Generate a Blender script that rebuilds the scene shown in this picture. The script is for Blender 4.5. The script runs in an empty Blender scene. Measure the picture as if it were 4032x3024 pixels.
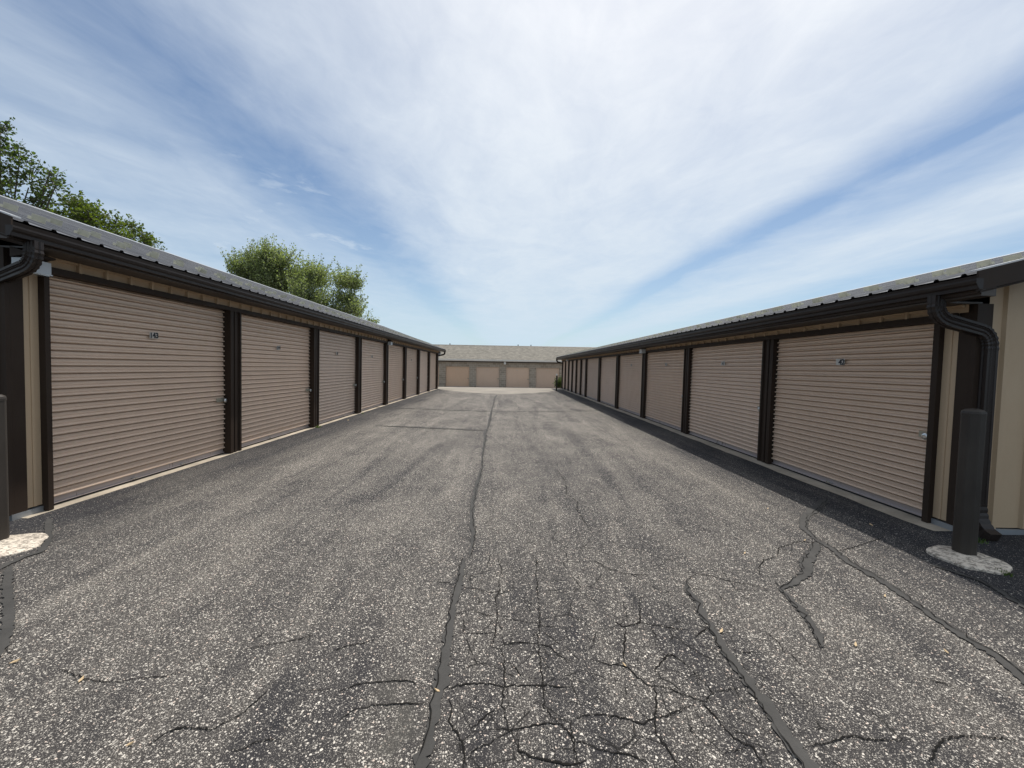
import bpy, bmesh, math, random
from mathutils import Vector, Matrix
random.seed(7)
scene = bpy.context.scene
COL = scene.collection
R = math.radians

# ------------------------------------------------------------------ camera
cd = bpy.data.cameras.new('camera'); cam = bpy.data.objects.new('camera', cd); COL.objects.link(cam)
cd.sensor_fit = 'HORIZONTAL'; cd.sensor_width = 36.0; cd.lens = 36.0 * 1600.0 / 4032.0
cd.clip_start = 0.05; cd.clip_end = 3000
rot = Matrix(((0.99954422, -0.02416824, -0.01808997), (-0.01710864, 0.04021155, -0.99904471), (0.02487258, 0.99889886, 0.03977974)))
cam.matrix_world = Matrix.Translation((0, 0, 1.553)) @ rot.to_4x4()
scene.camera = cam
scene.render.resolution_x = 1024; scene.render.resolution_y = 768

# ------------------------------------------------------------------ light
SUN = Vector((0.197, 0.40, 1.0)).normalized()
EL = math.asin(SUN.z); AZ = math.atan2(SUN.x, SUN.y)
sd = bpy.data.lights.new('sun', 'SUN'); sd.energy = 4.6; sd.angle = R(0.9); sd.color = (1.0, 0.955, 0.885)
so = bpy.data.objects.new('sun', sd); COL.objects.link(so)
so.rotation_euler = SUN.to_track_quat('Z', 'Y').to_euler(); so.location = (3, 6, 30)

scene.view_settings.view_transform = 'Standard'; scene.view_settings.look = 'None'
scene.view_settings.exposure = 0.0; scene.view_settings.gamma = 1.0

class NT:
    """small helper to write node trees"""
    def __init__(s, nt): s.nt = nt
    def n(s, t, **k):
        nd = s.nt.nodes.new(t)
        for a, b in k.items(): setattr(nd, a, b)
        return nd
    def l(s, a, b): s.nt.links.new(a, b)
    def sock(s, v, inp):
        if hasattr(v, 'is_output') or hasattr(v, 'links'): s.l(v, inp)
        else: inp.default_value = v
    def m(s, op, a, b=0.0, c=None, clamp=False):
        nd = s.n('ShaderNodeMath', operation=op); nd.use_clamp = clamp
        s.sock(a, nd.inputs[0]); s.sock(b, nd.inputs[1])
        if c is not None: s.sock(c, nd.inputs[2])
        return nd.outputs[0]
    def mix(s, f, a, b, bt='MIX'):
        nd = s.n('ShaderNodeMix', data_type='RGBA', blend_type=bt)
        s.sock(f, nd.inputs['Factor']);
        for v, i in ((a, 6), (b, 7)):
            if isinstance(v, tuple): nd.inputs[i].default_value = (*v, 1) if len(v) == 3 else v
            else: s.l(v, nd.inputs[i])
        return nd.outputs[2]
    def mr(s, v, a, b, c=0.0, d=1.0, smooth=False):
        nd = s.n('ShaderNodeMapRange'); nd.clamp = True
        if smooth: nd.interpolation_type = 'SMOOTHSTEP'
        s.sock(v, nd.inputs['Value'])
        for q, x in zip(('From Min', 'From Max', 'To Min', 'To Max'), (a, b, c, d)): s.sock(x, nd.inputs[q])
        return nd.outputs['Result']
    def noise(s, vec, sc, det=4, rough=0.55, dist=0.0):
        nd = s.n('ShaderNodeTexNoise'); s.l(vec, nd.inputs['Vector'])
        nd.inputs['Scale'].default_value = sc; nd.inputs['Detail'].default_value = det
        nd.inputs['Roughness'].default_value = rough; nd.inputs['Distortion'].default_value = dist
        return nd.outputs['Fac']
    def vmul(s, vec, v):
        nd = s.n('ShaderNodeVectorMath', operation='MULTIPLY'); s.l(vec, nd.inputs[0]); nd.inputs[1].default_value = v
        return nd.outputs[0]
    def ramp(s, f, stops, interp='LINEAR'):
        nd = s.n('ShaderNodeValToRGB'); cr = nd.color_ramp; cr.interpolation = interp
        while len(cr.elements) < len(stops): cr.elements.new(0.5)
        for e, (p, c) in zip(cr.elements, stops):
            e.position = p; e.color = (c, c, c, 1) if not isinstance(c, tuple) else (*c, 1)
        s.l(f, nd.inputs[0]); return nd.outputs[0]

# ------------------------------------------------------------------ sky
W = bpy.data.worlds.new('World'); scene.world = W; W.use_nodes = True
t = NT(W.node_tree); W.node_tree.nodes.clear()
sky = t.n('ShaderNodeTexSky', sky_type='NISHITA'); sky.sun_disc = False
sky.sun_elevation = EL; sky.sun_rotation = AZ; sky.air_density = 1.0; sky.dust_density = 0.6; sky.ozone_density = 1.6
tc = t.n('ShaderNodeTexCoord'); sx = t.n('ShaderNodeSeparateXYZ'); t.l(tc.outputs['Generated'], sx.inputs[0])
dz = t.m('MAXIMUM', sx.outputs[2], 0.02)
U = t.m('DIVIDE', sx.outputs[0], dz); V = t.m('DIVIDE', sx.outputs[1], dz)
cmb = t.n('ShaderNodeCombineXYZ'); t.l(U, cmb.inputs[0]); t.l(V, cmb.inputs[1]); P = cmb.outputs[0]
n1 = t.noise(t.vmul(P, (0.55, 0.16, 1)), 1.0, 5, 0.55, 0.4)
n2 = t.noise(t.vmul(P, (2.4, 1.4, 1)), 1.0, 7, 0.6, 0.6)
n3 = t.noise(t.vmul(P, (1.1, 0.55, 1)), 1.3, 6, 0.6, 0.8)
Uw = t.m('ADD', U, t.m('MULTIPLY', t.m('SUBTRACT', n1, 0.5), 0.55))
Uw = t.m('ADD', Uw, t.m('MULTIPLY', t.m('SUBTRACT', n2, 0.5), 0.22))
f = t.mr(Uw, -5.0, 5.0)
def q(x): return (x + 5) / 10
band = t.ramp(f, [(0.0, .55), (q(-3.6), .62), (q(-3.0), .38), (q(-2.3), .50), (q(-1.75), .42), (q(-1.45), .34), (q(-1.25), .05), (q(-1.08), .02), (q(-.95), .16),
                  (q(-.70), .58), (q(-.35), .84), (q(.15), .95), (q(1.0), .86), (q(1.42), .78), (q(1.62), .28), (q(1.74), .0), (q(1.84), .0), (q(2.0), .36), (q(2.3), .48),
                  (q(2.65), .80), (q(3.05), .84), (q(3.45), .30), (q(3.8), .10), (q(4.3), .2), (1.0, .55)], 'LINEAR')
n5 = t.noise(t.vmul(P, (5.2, 3.6, 1)), 1.0, 7, 0.62, 0.9)
cl = t.m('ADD', band, t.m('MULTIPLY', t.m('SUBTRACT', n3, 0.5), 0.8))
cl = t.m('ADD', cl, t.m('MULTIPLY', t.m('SUBTRACT', n5, 0.5), 0.30))
cl = t.m('ADD', cl, t.m('MULTIPLY', t.m('SUBTRACT', n2, 0.5), 0.34), clamp=True)
# small low cumulus scraps near the horizon
n4 = t.noise(t.vmul(tc.outputs['Generated'], (1.0, 1.0, 3.2)), 9.0, 6, 0.6, 0.3)
low = t.m('MULTIPLY', t.mr(n4, 0.54, 0.72, smooth=True), t.mr(sx.outputs[2], 0.06, 0.22, 0, 1))
low = t.m('MULTIPLY', low, t.mr(sx.outputs[2], 0.26, 0.46, 0.62, 0.0))
low = t.m('MULTIPLY', low, t.mr(sx.outputs[0], -0.3, 0.05, 1.0, 0.0))
cl = t.m('MAXIMUM', cl, low)
dt = t.n('ShaderNodeVectorMath', operation='DOT_PRODUCT'); t.l(tc.outputs['Generated'], dt.inputs[0]); dt.inputs[1].default_value = SUN
glow = t.m('POWER', t.m('MAXIMUM', dt.outputs['Value'], 0.0), 5.0)
S = 10.0
skyc = t.mix(1.0, sky.outputs[0], (1.08, 1.10, 1.10), 'MULTIPLY')
cloud = t.mix(glow, (0.68 * S, 0.77 * S, 0.87 * S), (1.12 * S, 1.10 * S, 1.12 * S))
c1 = t.mix(cl, skyc, cloud)
hz = t.m('POWER', t.m('SUBTRACT', 1.0, t.m('MAXIMUM', sx.outputs[2], 0.0)), 7.0)
c2 = t.mix(t.m('MULTIPLY', hz, 0.97), c1, (0.57 * S, 0.74 * S, 0.86 * S))
bg = t.n('ShaderNodeBackground'); t.l(c2, bg.inputs[0]); bg.inputs[1].default_value = 0.1
wo = t.n('ShaderNodeOutputWorld'); t.l(bg.outputs[0], wo.inputs[0])

# ------------------------------------------------------------------ object helpers
def tag(o, label=None, cat=None, group=None, kind=None):
    for k, v in (('label', label), ('category', cat), ('group', group), ('kind', kind)):
        if v: o[k] = v
    return o
def empty(name, loc=(0, 0, 0)):
    o = bpy.data.objects.new(name, None); o.location = loc; o.empty_display_size = .3; COL.objects.link(o); return o
def mesh(name, V_, F_, mat=None, parent=None, smooth=False, recalc=True):
    me = bpy.data.meshes.new(name); me.from_pydata([tuple(v) for v in V_], [], F_)
    if recalc:
        b = bmesh.new(); b.from_mesh(me); bmesh.ops.recalc_face_normals(b, faces=b.faces); b.to_mesh(me); b.free()
    if smooth:
        for p in me.polygons: p.use_smooth = True
    o = bpy.data.objects.new(name, me); COL.objects.link(o)
    if mat: me.materials.append(mat)
    if parent:
        o.parent = parent
        if parent.type == 'EMPTY': o.matrix_parent_inverse = Matrix.Identity(4)
    return o
class MB:
    def __init__(s): s.v = []; s.f = []
    def add(s, v, f):
        o = len(s.v); s.v += [tuple(x) for x in v]; s.f += [tuple(i + o for i in q) for q in f]; return s
    def box(s, a, b):
        x0, x1 = sorted((a[0], b[0])); y0, y1 = sorted((a[1], b[1])); z0, z1 = sorted((a[2], b[2]))
        return s.add([(x0, y0, z0), (x1, y0, z0), (x1, y1, z0), (x0, y1, z0), (x0, y0, z1), (x1, y0, z1), (x1, y1, z1), (x0, y1, z1)],
              [(0, 3, 2, 1), (4, 5, 6, 7), (0, 1, 5, 4), (1, 2, 6, 5), (2, 3, 7, 6), (3, 0, 4, 7)])
    def prism(s, poly, axis, a, b):
        """closed polygon extruded along an axis ('x','y','z') from a to b"""
        n = len(poly)
        def mk(p, w):
            return {'x': (w, p[0], p[1]), 'y': (p[0], w, p[1]), 'z': (p[0], p[1], w)}[axis]
        return s.add([mk(p, a) for p in poly] + [mk(p, b) for p in poly],
              [tuple(range(n)), tuple(range(2 * n - 1, n - 1, -1))] + [(i, (i + 1) % n, n + (i + 1) % n, n + i) for i in range(n)])
    def tube(s, rings, cap=True):
        n = len(rings[0]); o = len(s.v)
        for r in rings: s.v += [tuple(p) for p in r]
        for k in range(len(rings) - 1):
            for i in range(n):
                s.f.append((o + k * n + i, o + k * n + (i + 1) % n, o + (k + 1) * n + (i + 1) % n, o + (k + 1) * n + i))
        if cap:
            s.f.append(tuple(o + i for i in range(n))); e = o + (len(rings) - 1) * n; s.f.append(tuple(e + n - 1 - i for i in range(n)))
        return s
    def limb(s, pts, rad, n=6):
        rings = []
        for i, p in enumerate(pts):
            p = Vector(p); d = (Vector(pts[min(i + 1, len(pts) - 1)]) - Vector(pts[max(i - 1, 0)])).normalized()
            a = d.orthogonal().normalized(); b = d.cross(a)
            rings.append([p + (a * math.cos(2 * math.pi * k / n) + b * math.sin(2 * math.pi * k / n)) * rad[i] for k in range(n)])
        return s.tube(rings)
    def build(s, name, mat=None, parent=None, smooth=False, recalc=True): return mesh(name, s.v, s.f, mat, parent, smooth, recalc)

def gz(x, y):
    u = min(max((y - 31) / 7.0, 0), 1)
    return .0117 * min(max(x, -6), 6) - .4 * u * u * (3 - 2 * u)

# ------------------------------------------------------------------ materials
def new(name, rough=0.5, col=(0.5, 0.5, 0.5), metal=0.0, spec=0.5):
    m = bpy.data.materials.new(name); m.use_nodes = True
    b = m.node_tree.nodes['Principled BSDF']; b.inputs['Roughness'].default_value = rough; b.inputs['Metallic'].default_value = metal
    b.inputs['Base Color'].default_value = (*col, 1); b.inputs['Specular IOR Level'].default_value = spec
    return m, NT(m.node_tree), b
def painted(name, col, rough=0.4, dirt=0.25, dcol=(0.2, 0.17, 0.13), metal=0.0, low=True, stretch=(1, 1, .25), bump=0.0, spec=0.5, vary=0.0):
    """painted sheet metal: slight mottling, vertical streaks, grime near the ground"""
    m, t, b = new(name, rough, col, metal, spec)
    tc = t.n('ShaderNodeTexCoord'); o = tc.outputs['Object']
    a = t.noise(o, 1.3, 5, 0.6); s_ = t.noise(t.vmul(o, stretch), 9, 5, 0.65); fn = t.noise(o, 60, 3, 0.6)
    k = t.m('ADD', t.m('MULTIPLY', a, .5), t.m('MULTIPLY', s_, .5))
    fac = t.mr(k, 0.42, 0.68, 0, dirt)
    if low:
        sp = t.n('ShaderNodeSeparateXYZ'); t.l(o, sp.inputs[0])
        g = t.mr(t.m('ADD', sp.outputs[2], t.m('MULTIPLY', s_, 0.35)), 0.0, 0.5, 0.38, 0.0)
        fac = t.m('MAXIMUM', fac, g)
    c = t.mix(fac, col, dcol)
    c = t.mix(t.mr(fn, .3, .7, 0, .12), c, tuple(x * .7 for x in col))
    if vary:
        oi = t.n('ShaderNodeObjectInfo'); hv = t.n('ShaderNodeHueSaturation'); t.l(c, hv.inputs['Color'])
        t.l(t.mr(oi.outputs['Random'], 0, 1, 1 - vary, 1 + vary * .4), hv.inputs['Value']); t.l(t.mr(t.m('FRACT', t.m('MULTIPLY', oi.outputs['Random'], 7.31)), 0, 1, .86, 1.08), hv.inputs['Saturation']); c = hv.outputs[0]
    t.l(c, b.inputs['Base Color'])
    t.l(t.mr(s_, .3, .7, rough - .06, rough + .14), b.inputs['Roughness'])
    if bump:
        bp = t.n('ShaderNodeBump'); bp.inputs['Strength'].default_value = bump; bp.inputs['Distance'].default_value = .004
        t.l(t.noise(t.vmul(o, (3, 3, 9)), 2.5, 3), bp.inputs['Height']); t.l(bp.outputs[0], b.inputs['Normal'])
    return m
M_ = {}
M_['door'] = painted('door_paint', (0.70, 0.535, 0.41), 0.36, 0.2, (0.48, 0.36, 0.26), bump=0.3, vary=.10, spec=.35)
M_['tan'] = painted('tan_siding', (0.50, 0.365, 0.235), 0.5, 0.18, (0.34, 0.245, 0.155), spec=.35)
M_['brown'] = painted('brown_trim', (0.036, 0.0245, 0.018), 0.5, 0.3, (0.068, 0.05, 0.038), spec=.12)
M_['brownlip'] = painted('brown_gutter', (0.026, 0.019, 0.016), 0.36, 0.3, (0.05, 0.039, 0.033), low=False, spec=.25)
M_['soffit'] = painted('soffit_metal', (0.045, 0.033, 0.026), 0.5, 0.2, low=False)
M_['galv'] = painted('galvanised_base', (0.38, 0.41, 0.44), 0.35, 0.3, (0.2, 0.18, 0.15), metal=.5)
M_['bar'] = painted('door_bottom_bar', (0.50, 0.44, 0.43), 0.3, 0.25, (0.3, 0.26, 0.22), metal=.35)
M_['steel'] = painted('bright_steel', (0.62, 0.62, 0.6), 0.25, 0.2, metal=.9, low=False)
M_['brass'] = painted('latch_steel', (0.42, 0.40, 0.33), 0.35, 0.3, metal=.7, low=False)
M_['rubber'] = new('rubber_seal', .8, (0.012, 0.012, 0.012))[0]
M_['white'] = painted('white_fixture', (0.55, 0.57, 0.58), 0.4, 0.2, low=False)
M_['ink'] = new('number_ink', .6, (0.01, 0.01, 0.012))[0]
M_['sticker'] = painted('number_sticker', (0.55, 0.52, 0.47), 0.6, 0.5, (0.42, 0.36, 0.3), low=False)
M_['bollard'] = painted('bollard_sleeve', (0.034, 0.028, 0.023), 0.5, 0.4, (0.085, 0.072, 0.058), spec=.3)
M_['whitepaint'] = painted('white_cap', (0.7, 0.7, 0.68), 0.5, 0.2, low=False)

def concrete(name, col, sc=1.0, pebbly=False):
    m, t, b = new(name, .9, col)
    o = t.n('ShaderNodeTexCoord').outputs['Object']
    a = t.noise(o, 2.2 * sc, 7, .65); f = t.noise(o, 45 * sc, 4, .7)
    c = t.mix(t.mr(a, .35, .7), tuple(x * .68 for x in col), tuple(min(x * 1.15, .85) for x in col))
    c = t.mix(t.mr(f, .45, .75, 0, .5), c, tuple(x * .5 for x in col))
    h = f
    if pebbly:
        v = t.n('ShaderNodeTexVoronoi'); v.inputs['Scale'].default_value = 55; t.l(o, v.inputs['Vector'])
        pit = t.mr(v.outputs['Distance'], .1, .5, 1, 0); pn = t.noise(o, 30, 4, .7)
        c = t.mix(t.mr(pn, .47, .58, 0, .75), c, (0.12, .1, .08)); h = t.m('ADD', pit, t.m('MULTIPLY', pn, -1.5))
    t.l(c, b.inputs['Base Color'])
    bp = t.n('ShaderNodeBump'); bp.inputs['Strength'].default_value = .5; bp.inputs['Distance'].default_value = .012 if pebbly else .004
    t.l(h, bp.inputs['Height']); t.l(bp.outputs[0], b.inputs['Normal'])
    return m
M_['sill'] = concrete('sill_concrete', (0.42, 0.36, 0.28))
M_['pad'] = concrete('pad_concrete', (0.72, 0.63, 0.52), 1, True)
M_['seal'] = concrete('crack_sealer', (0.052, 0.049, 0.045), 2)

def roof_metal():
    m, t, b = new('ribbed_roof_metal', .38, (.2, .2, .22), .25)
    o = t.n('ShaderNodeTexCoord').outputs['UV']           # u = metres along the eave, v = metres up the slope
    sp = t.n('ShaderNodeSeparateXYZ'); t.l(o, sp.inputs[0])
    # lighter weathered squares scattered over the sheets
    nz = t.noise(t.vmul(o, (7, .35, 1)), 3.0, 5, .7)
    c = t.mix(t.mr(nz, .35, .7), (.075, .074, .078), (.20, .196, .196))
    # screw heads
    su = t.m('SUBTRACT', t.m('FRACT', t.m('DIVIDE', sp.outputs[0], .2286)), .25); sv = t.m('SUBTRACT', t.m('FRACT', t.m('DIVIDE', sp.outputs[1], .42)), .5)
    dd = t.m('SQRT', t.m('ADD', t.m('MULTIPLY', t.m('MULTIPLY', su, su), .052), t.m('MULTIPLY', t.m('MULTIPLY', sv, sv), .176)))
    c = t.mix(t.m('LESS_THAN', dd, .013), c, (.03, .03, .035))
    t.l(c, b.inputs['Base Color']); t.l(t.mr(nz, .3, .7, .28, .5), b.inputs['Roughness'])
    return m
M_['roof'] = roof_metal()
def poly_mat():
    m, t, b = new('clear_plastic_guard', .35, (.60, .60, .46))
    o = t.n('ShaderNodeTexCoord').outputs['Object']
    c = t.mix(t.mr(t.noise(o, 2.5, 3), .35, .65), (.42, .42, .35), (.58, .58, .49)); t.l(c, b.inputs['Base Color'])
    tr = t.n('ShaderNodeBsdfTranslucent'); t.l(c, tr.inputs[0]); tp = t.n('ShaderNodeBsdfTransparent')
    mx = t.n('ShaderNodeMixShader'); mx.inputs[0].default_value = .45; t.l(b.outputs[0], mx.inputs[1]); t.l(tr.outputs[0], mx.inputs[2])
    m2 = t.n('ShaderNodeMixShader'); m2.inputs[0].default_value = .30; t.l(mx.outputs[0], m2.inputs[1]); t.l(tp.outputs[0], m2.inputs[2])
    out = [n for n in m.node_tree.nodes if n.type == 'OUTPUT_MATERIAL'][0]; t.l(m2.outputs[0], out.inputs[0]); return m
M_['guard'] = poly_mat()
M_['ridge'] = painted('ridge_cap_metal', (.5, .5, .5), .3, .2, metal=.3, low=False)

def block_wall():
    m, t, b = new('concrete_block', .9, (.3, .29, .26))
    tcn = t.n('ShaderNodeTexCoord'); o = tcn.outputs['Object']
    sp = t.n('ShaderNodeSeparateXYZ'); t.l(o, sp.inputs[0]); cb = t.n('ShaderNodeCombineXYZ')
    t.l(t.m('ADD', sp.outputs[0], sp.outputs[1]), cb.inputs[0]); t.l(sp.outputs[2], cb.inputs[1])
    br = t.n('ShaderNodeTexBrick'); t.l(cb.outputs[0], br.inputs['Vector'])
    br.inputs['Scale'].default_value = 1.0; br.inputs['Brick Width'].default_value = .4; br.inputs['Row Height'].default_value = .2
    br.inputs['Mortar Size'].default_value = .011; br.inputs['Mortar Smooth'].default_value = .2
    br.inputs['Color1'].default_value = (.24, .205, .165, 1); br.inputs['Color2'].default_value = (.36, .315, .26, 1); br.inputs['Mortar'].default_value = (.52, .47, .40, 1)
    n = t.noise(o, 1.2, 5, .6); c = t.mix(t.mr(n, .35, .7, 0, .35), br.outputs['Color'], (.29, .255, .21))
    t.l(c, b.inputs['Base Color'])
    bp = t.n('ShaderNodeBump'); bp.inputs['Strength'].default_value = .4; bp.inputs['Distance'].default_value = .01
    t.l(t.m('ADD', t.m('MULTIPLY', br.outputs['Fac'], -1.0), t.m('MULTIPLY', t.noise(o, 60, 3), .4)), bp.inputs['Height']); t.l(bp.outputs[0], b.inputs['Normal'])
    return m
M_['block'] = block_wall()
def shingle():
    m, t, b = new('asphalt_shingles', .95, (.3, .28, .24))
    o = t.n('ShaderNodeTexCoord').outputs['UV']
    br = t.n('ShaderNodeTexBrick'); t.l(o, br.inputs['Vector']); br.offset = .37; br.offset_frequency = 2; br.squash = .7; br.squash_frequency = 3
    br.inputs['Scale'].default_value = 1.0; br.inputs['Brick Width'].default_value = .27; br.inputs['Row Height'].default_value = .143
    br.inputs['Mortar Size'].default_value = .005; br.inputs['Bias'].default_value = -.05
    br.inputs['Color1'].default_value = (.085, .078, .062, 1); br.inputs['Color2'].default_value = (.235, .21, .175, 1); br.inputs['Mortar'].default_value = (.09, .085, .07, 1)
    n = t.noise(o, 2.6, 6, .7); c = t.mix(t.mr(n, .4, .65, 0, .55), br.outputs['Color'], (.15, .14, .115))
    c = t.mix(t.mr(t.noise(o, 90, 2), .4, .7, 0, .4), c, (.22, .205, .175))
    t.l(c, b.inputs['Base Color']); return m
M_['shingle'] = shingle()

def asphalt():
    m, t, b = new('worn_asphalt', .92, (.1, .1, .1), spec=.3)
    o = t.n('ShaderNodeTexCoord').outputs['Object']
    sp = t.n('ShaderNodeSeparateXYZ'); t.l(o, sp.inputs[0])
    # large wear: wheel tracks along the lane, patches
    tr = t.noise(t.vmul(o, (1.5, .13, 1)), 1.35, 7, .66, 1.1)
    pt = t.noise(t.vmul(o, (1.0, .55, 1)), .55, 5, .6, .6)
    pm = t.noise(t.vmul(o, (1.0, .7, 1)), 2.3, 4, .6)
    wear = t.m('ADD', t.m('ADD', t.m('MULTIPLY', tr, .48), t.m('MULTIPLY', pt, .36)), t.m('MULTIPLY', pm, .26))
    wear = t.mr(wear, .43, .67)
    yy = t.mr(sp.outputs[1], 2.5, 12.0, 0.0, .16)
    # clean, unworn asphalt in the strips along the doors
    ax = t.m('ABSOLUTE', t.m('ADD', sp.outputs[0], .18))
    edge = t.mr(t.m('ADD', ax, t.m('MULTIPLY', t.m('SUBTRACT', pm, .5), 1.6)), 2.9, 4.6, 0, 1, True)
    wr = t.m('SUBTRACT', t.m('ADD', t.m('MULTIPLY', wear, .74), yy), t.m('MULTIPLY', edge, .5), clamp=True)
    wob = t.n('ShaderNodeTexNoise'); t.l(o, wob.inputs['Vector']); wob.inputs['Scale'].default_value = 70
    wv = t.n('ShaderNodeVectorMath', operation='MULTIPLY_ADD'); t.l(wob.outputs['Color'], wv.inputs[0]); wv.inputs[1].default_value = (.009, .009, .0); t.l(o, wv.inputs[2])
    def chips(scale, t0, t1, keep0, keep1):
        v = t.n('ShaderNodeTexVoronoi'); v.voronoi_dimensions = '2D'; v.inputs['Scale'].default_value = scale; t.l(wv.outputs[0], v.inputs['Vector'])
        sc = t.n('ShaderNodeSeparateColor'); t.l(v.outputs['Color'], sc.inputs[0])
        keep = t.m('LESS_THAN', sc.outputs[0], t.mr(wr, 0, 1, keep0, keep1))
        size = t.mr(sc.outputs[1], 0, 1, t0, t1)
        return t.m('MULTIPLY', t.m('LESS_THAN', v.outputs['Distance'], size), keep), sc.outputs[2], v.outputs['Distance']
    c1, r1, d1 = chips(92, .18, .45, .09, .33)
    c2, r2, d2 = chips(185, .25, .5, .05, .36)
    c3, r3, d3 = chips(350, .3, .6, .08, .42)
    c0, r0, d0 = chips(60, .18, .36, .015, .05)
    base = t.mix(wr, (.012, .0115, .014), (.055, .048, .042))
    base = t.mix(t.mr(t.noise(o, 240, 3, .7), .35, .7), base, t.mix(wr, (.029, .028, .031), (.098, .087, .074)))
    tone = t.mix(edge, (.57, .53, .475), (.26, .25, .23))
    bright = lambda r, lo: t.mix(t.mr(r, 0, 1), t.mix(1.0, tone, (lo, lo, lo), 'MULTIPLY'), t.mix(1.0, tone, (1.2, 1.18, 1.14), 'MULTIPLY'))
    c = t.mix(t.m('MULTIPLY', c3, .5), base, bright(r3, .45))
    c = t.mix(t.m('MULTIPLY', c2, .8), c, bright(r2, .35))
    c = t.mix(c1, c, bright(r1, .55))
    c = t.mix(c0, c, bright(r0, .7))
    # pinkish stones now and then
    c = t.mix(t.m('MULTIPLY', t.m('MULTIPLY', c1, t.m('GREATER_THAN', r1, .86)), .4), c, (.42, .26, .2))
    # thin sealer smeared over the surface left of the middle strip
    bx = t.m('MULTIPLY', t.m('MULTIPLY', t.mr(sp.outputs[0], -.62, -.5), t.mr(sp.outputs[0], -.36, -.28, 1, 0)), t.m('MULTIPLY', t.mr(sp.outputs[1], 1.2, 1.3), t.mr(sp.outputs[1], 1.9, 2.15, 1, 0)))
    sm = t.m('MULTIPLY', bx, t.mr(t.noise(t.vmul(o, (1.5, .7, 1)), 7, 5, .6), .47, .53))
    c = t.mix(t.m('MULTIPLY', sm, .6), c, (.060, .056, .049))
    # fine map cracking, strongest in the worn patch nearest the camera
    ws = t.n('ShaderNodeTexNoise'); t.l(o, ws.inputs['Vector']); ws.inputs['Scale'].default_value = 5; ws.inputs['Detail'].default_value = 6; ws.inputs['Roughness'].default_value = .65
    wo_ = t.n('ShaderNodeVectorMath', operation='MULTIPLY_ADD'); t.l(ws.outputs['Color'], wo_.inputs[0]); wo_.inputs[1].default_value = (.075, .075, 0); t.l(o, wo_.inputs[2])
    def net(scale, wdt):
        v = t.n('ShaderNodeTexVoronoi'); v.feature = 'DISTANCE_TO_EDGE'; v.voronoi_dimensions = '2D'; v.inputs['Scale'].default_value = scale; t.l(wo_.outputs[0], v.inputs['Vector'])
        return t.m('LESS_THAN', v.outputs['Distance'], t.m('MULTIPLY', t.mr(t.noise(o, 9, 4, .6), .42, .66), wdt * scale))
    zone = t.m('MULTIPLY', t.m('MULTIPLY', t.mr(sp.outputs[0], -.32, -.1), t.mr(sp.outputs[0], 1.2, 2.1, 1, 0)), t.mr(sp.outputs[1], 2.3, 4.6, 1, 0))
    gate = t.mr(t.m('ADD', t.noise(o, 1.6, 3), t.m('MULTIPLY', zone, .33)), .56, .66)
    crk = t.m('MULTIPLY', t.m('MAXIMUM', net(3.5, .0065), t.m('MULTIPLY', net(7.5, .004), zone)), gate)
    c = t.mix(t.m('MULTIPLY', crk, .92), c, (.009, .008, .007))
    t.l(c, b.inputs['Base Color'])
    hgt = t.m('ADD', t.m('MULTIPLY', crk, -2.5), t.m('ADD', t.m('MULTIPLY', t.m('SUBTRACT', .6, d1), c1), t.m('MULTIPLY', t.noise(o, 180, 4, .7), .8)))
    bp = t.n('ShaderNodeBump'); bp.inputs['Strength'].default_value = .65; bp.inputs['Distance'].default_value = .006
    t.l(hgt, bp.inputs['Height']); t.l(bp.outputs[0], b.inputs['Normal'])
    return m
M_['asphalt'] = asphalt()
def crackmat():
    m, t, b = new('open_crack', .95, (.012, .011, .010), spec=.1); return m
M_['crack'] = crackmat()
def lane_mat():
    m, t, b = new('pale_cross_lane', .9, (.3, .27, .22))
    o = t.n('ShaderNodeTexCoord').outputs['Object']
    a = t.noise(t.vmul(o, (.35, 1.6, 1)), 1.6, 6, .65, .5); f = t.noise(o, 30, 5, .7)
    c = t.mix(t.mr(a, .38, .64), (.15, .135, .115), (.34, .30, .245)); c = t.mix(t.mr(f, .4, .7, 0, .5), c, (.2, .18, .15))
    t.l(c, b.inputs['Base Color']); return m
M_['lane'] = lane_mat()
def leafmat(name, c0, c1, c2):
    m, t, b = new(name, .5, c0, spec=.35)
    g = t.n('ShaderNodeNewGeometry')
    o = t.n('ShaderNodeTexCoord').outputs['Object']
    c = t.ramp(g.outputs['Random Per Island'], [(0, c0), (.55, c1), (1, c2)])
    c = t.mix(t.mr(t.noise(o, .9, 3), .4, .62, 0, .5), c, c2)
    t.l(c, b.inputs['Base Color'])
    tr = t.n('ShaderNodeBsdfTranslucent'); t.l(t.mix(1.0, c, (1.5, 1.7, .8), 'MULTIPLY'), tr.inputs[0])
    mx = t.n('ShaderNodeMixShader'); mx.inputs[0].default_value = .45; t.l(b.outputs[0], mx.inputs[1]); t.l(tr.outputs[0], mx.inputs[2])
    out = [n for n in m.node_tree.nodes if n.type == 'OUTPUT_MATERIAL'][0]; t.l(mx.outputs[0], out.inputs[0]); return m
M_['leafA'] = leafmat('dark_leaves', (.030, .050, .016), (.055, .085, .024), (.10, .13, .035))
M_['leafB'] = leafmat('lime_leaves', (.045, .068, .012), (.085, .115, .022), (.14, .17, .035))
M_['leafT'] = leafmat('silver_green_leaves', (.085, .11, .045), (.16, .19, .085), (.32, .34, .19))
M_['bark'] = painted('bark', (.11, .09, .07), .9, .4, (.05, .045, .04), low=False)
M_['weed'] = leafmat('weed_leaves', (.03, .06, .015), (.06, .1, .03), (.09, .12, .03))
M_['dry'] = new('dry_leaf', .8, (.52, .38, .22))[0]

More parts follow.
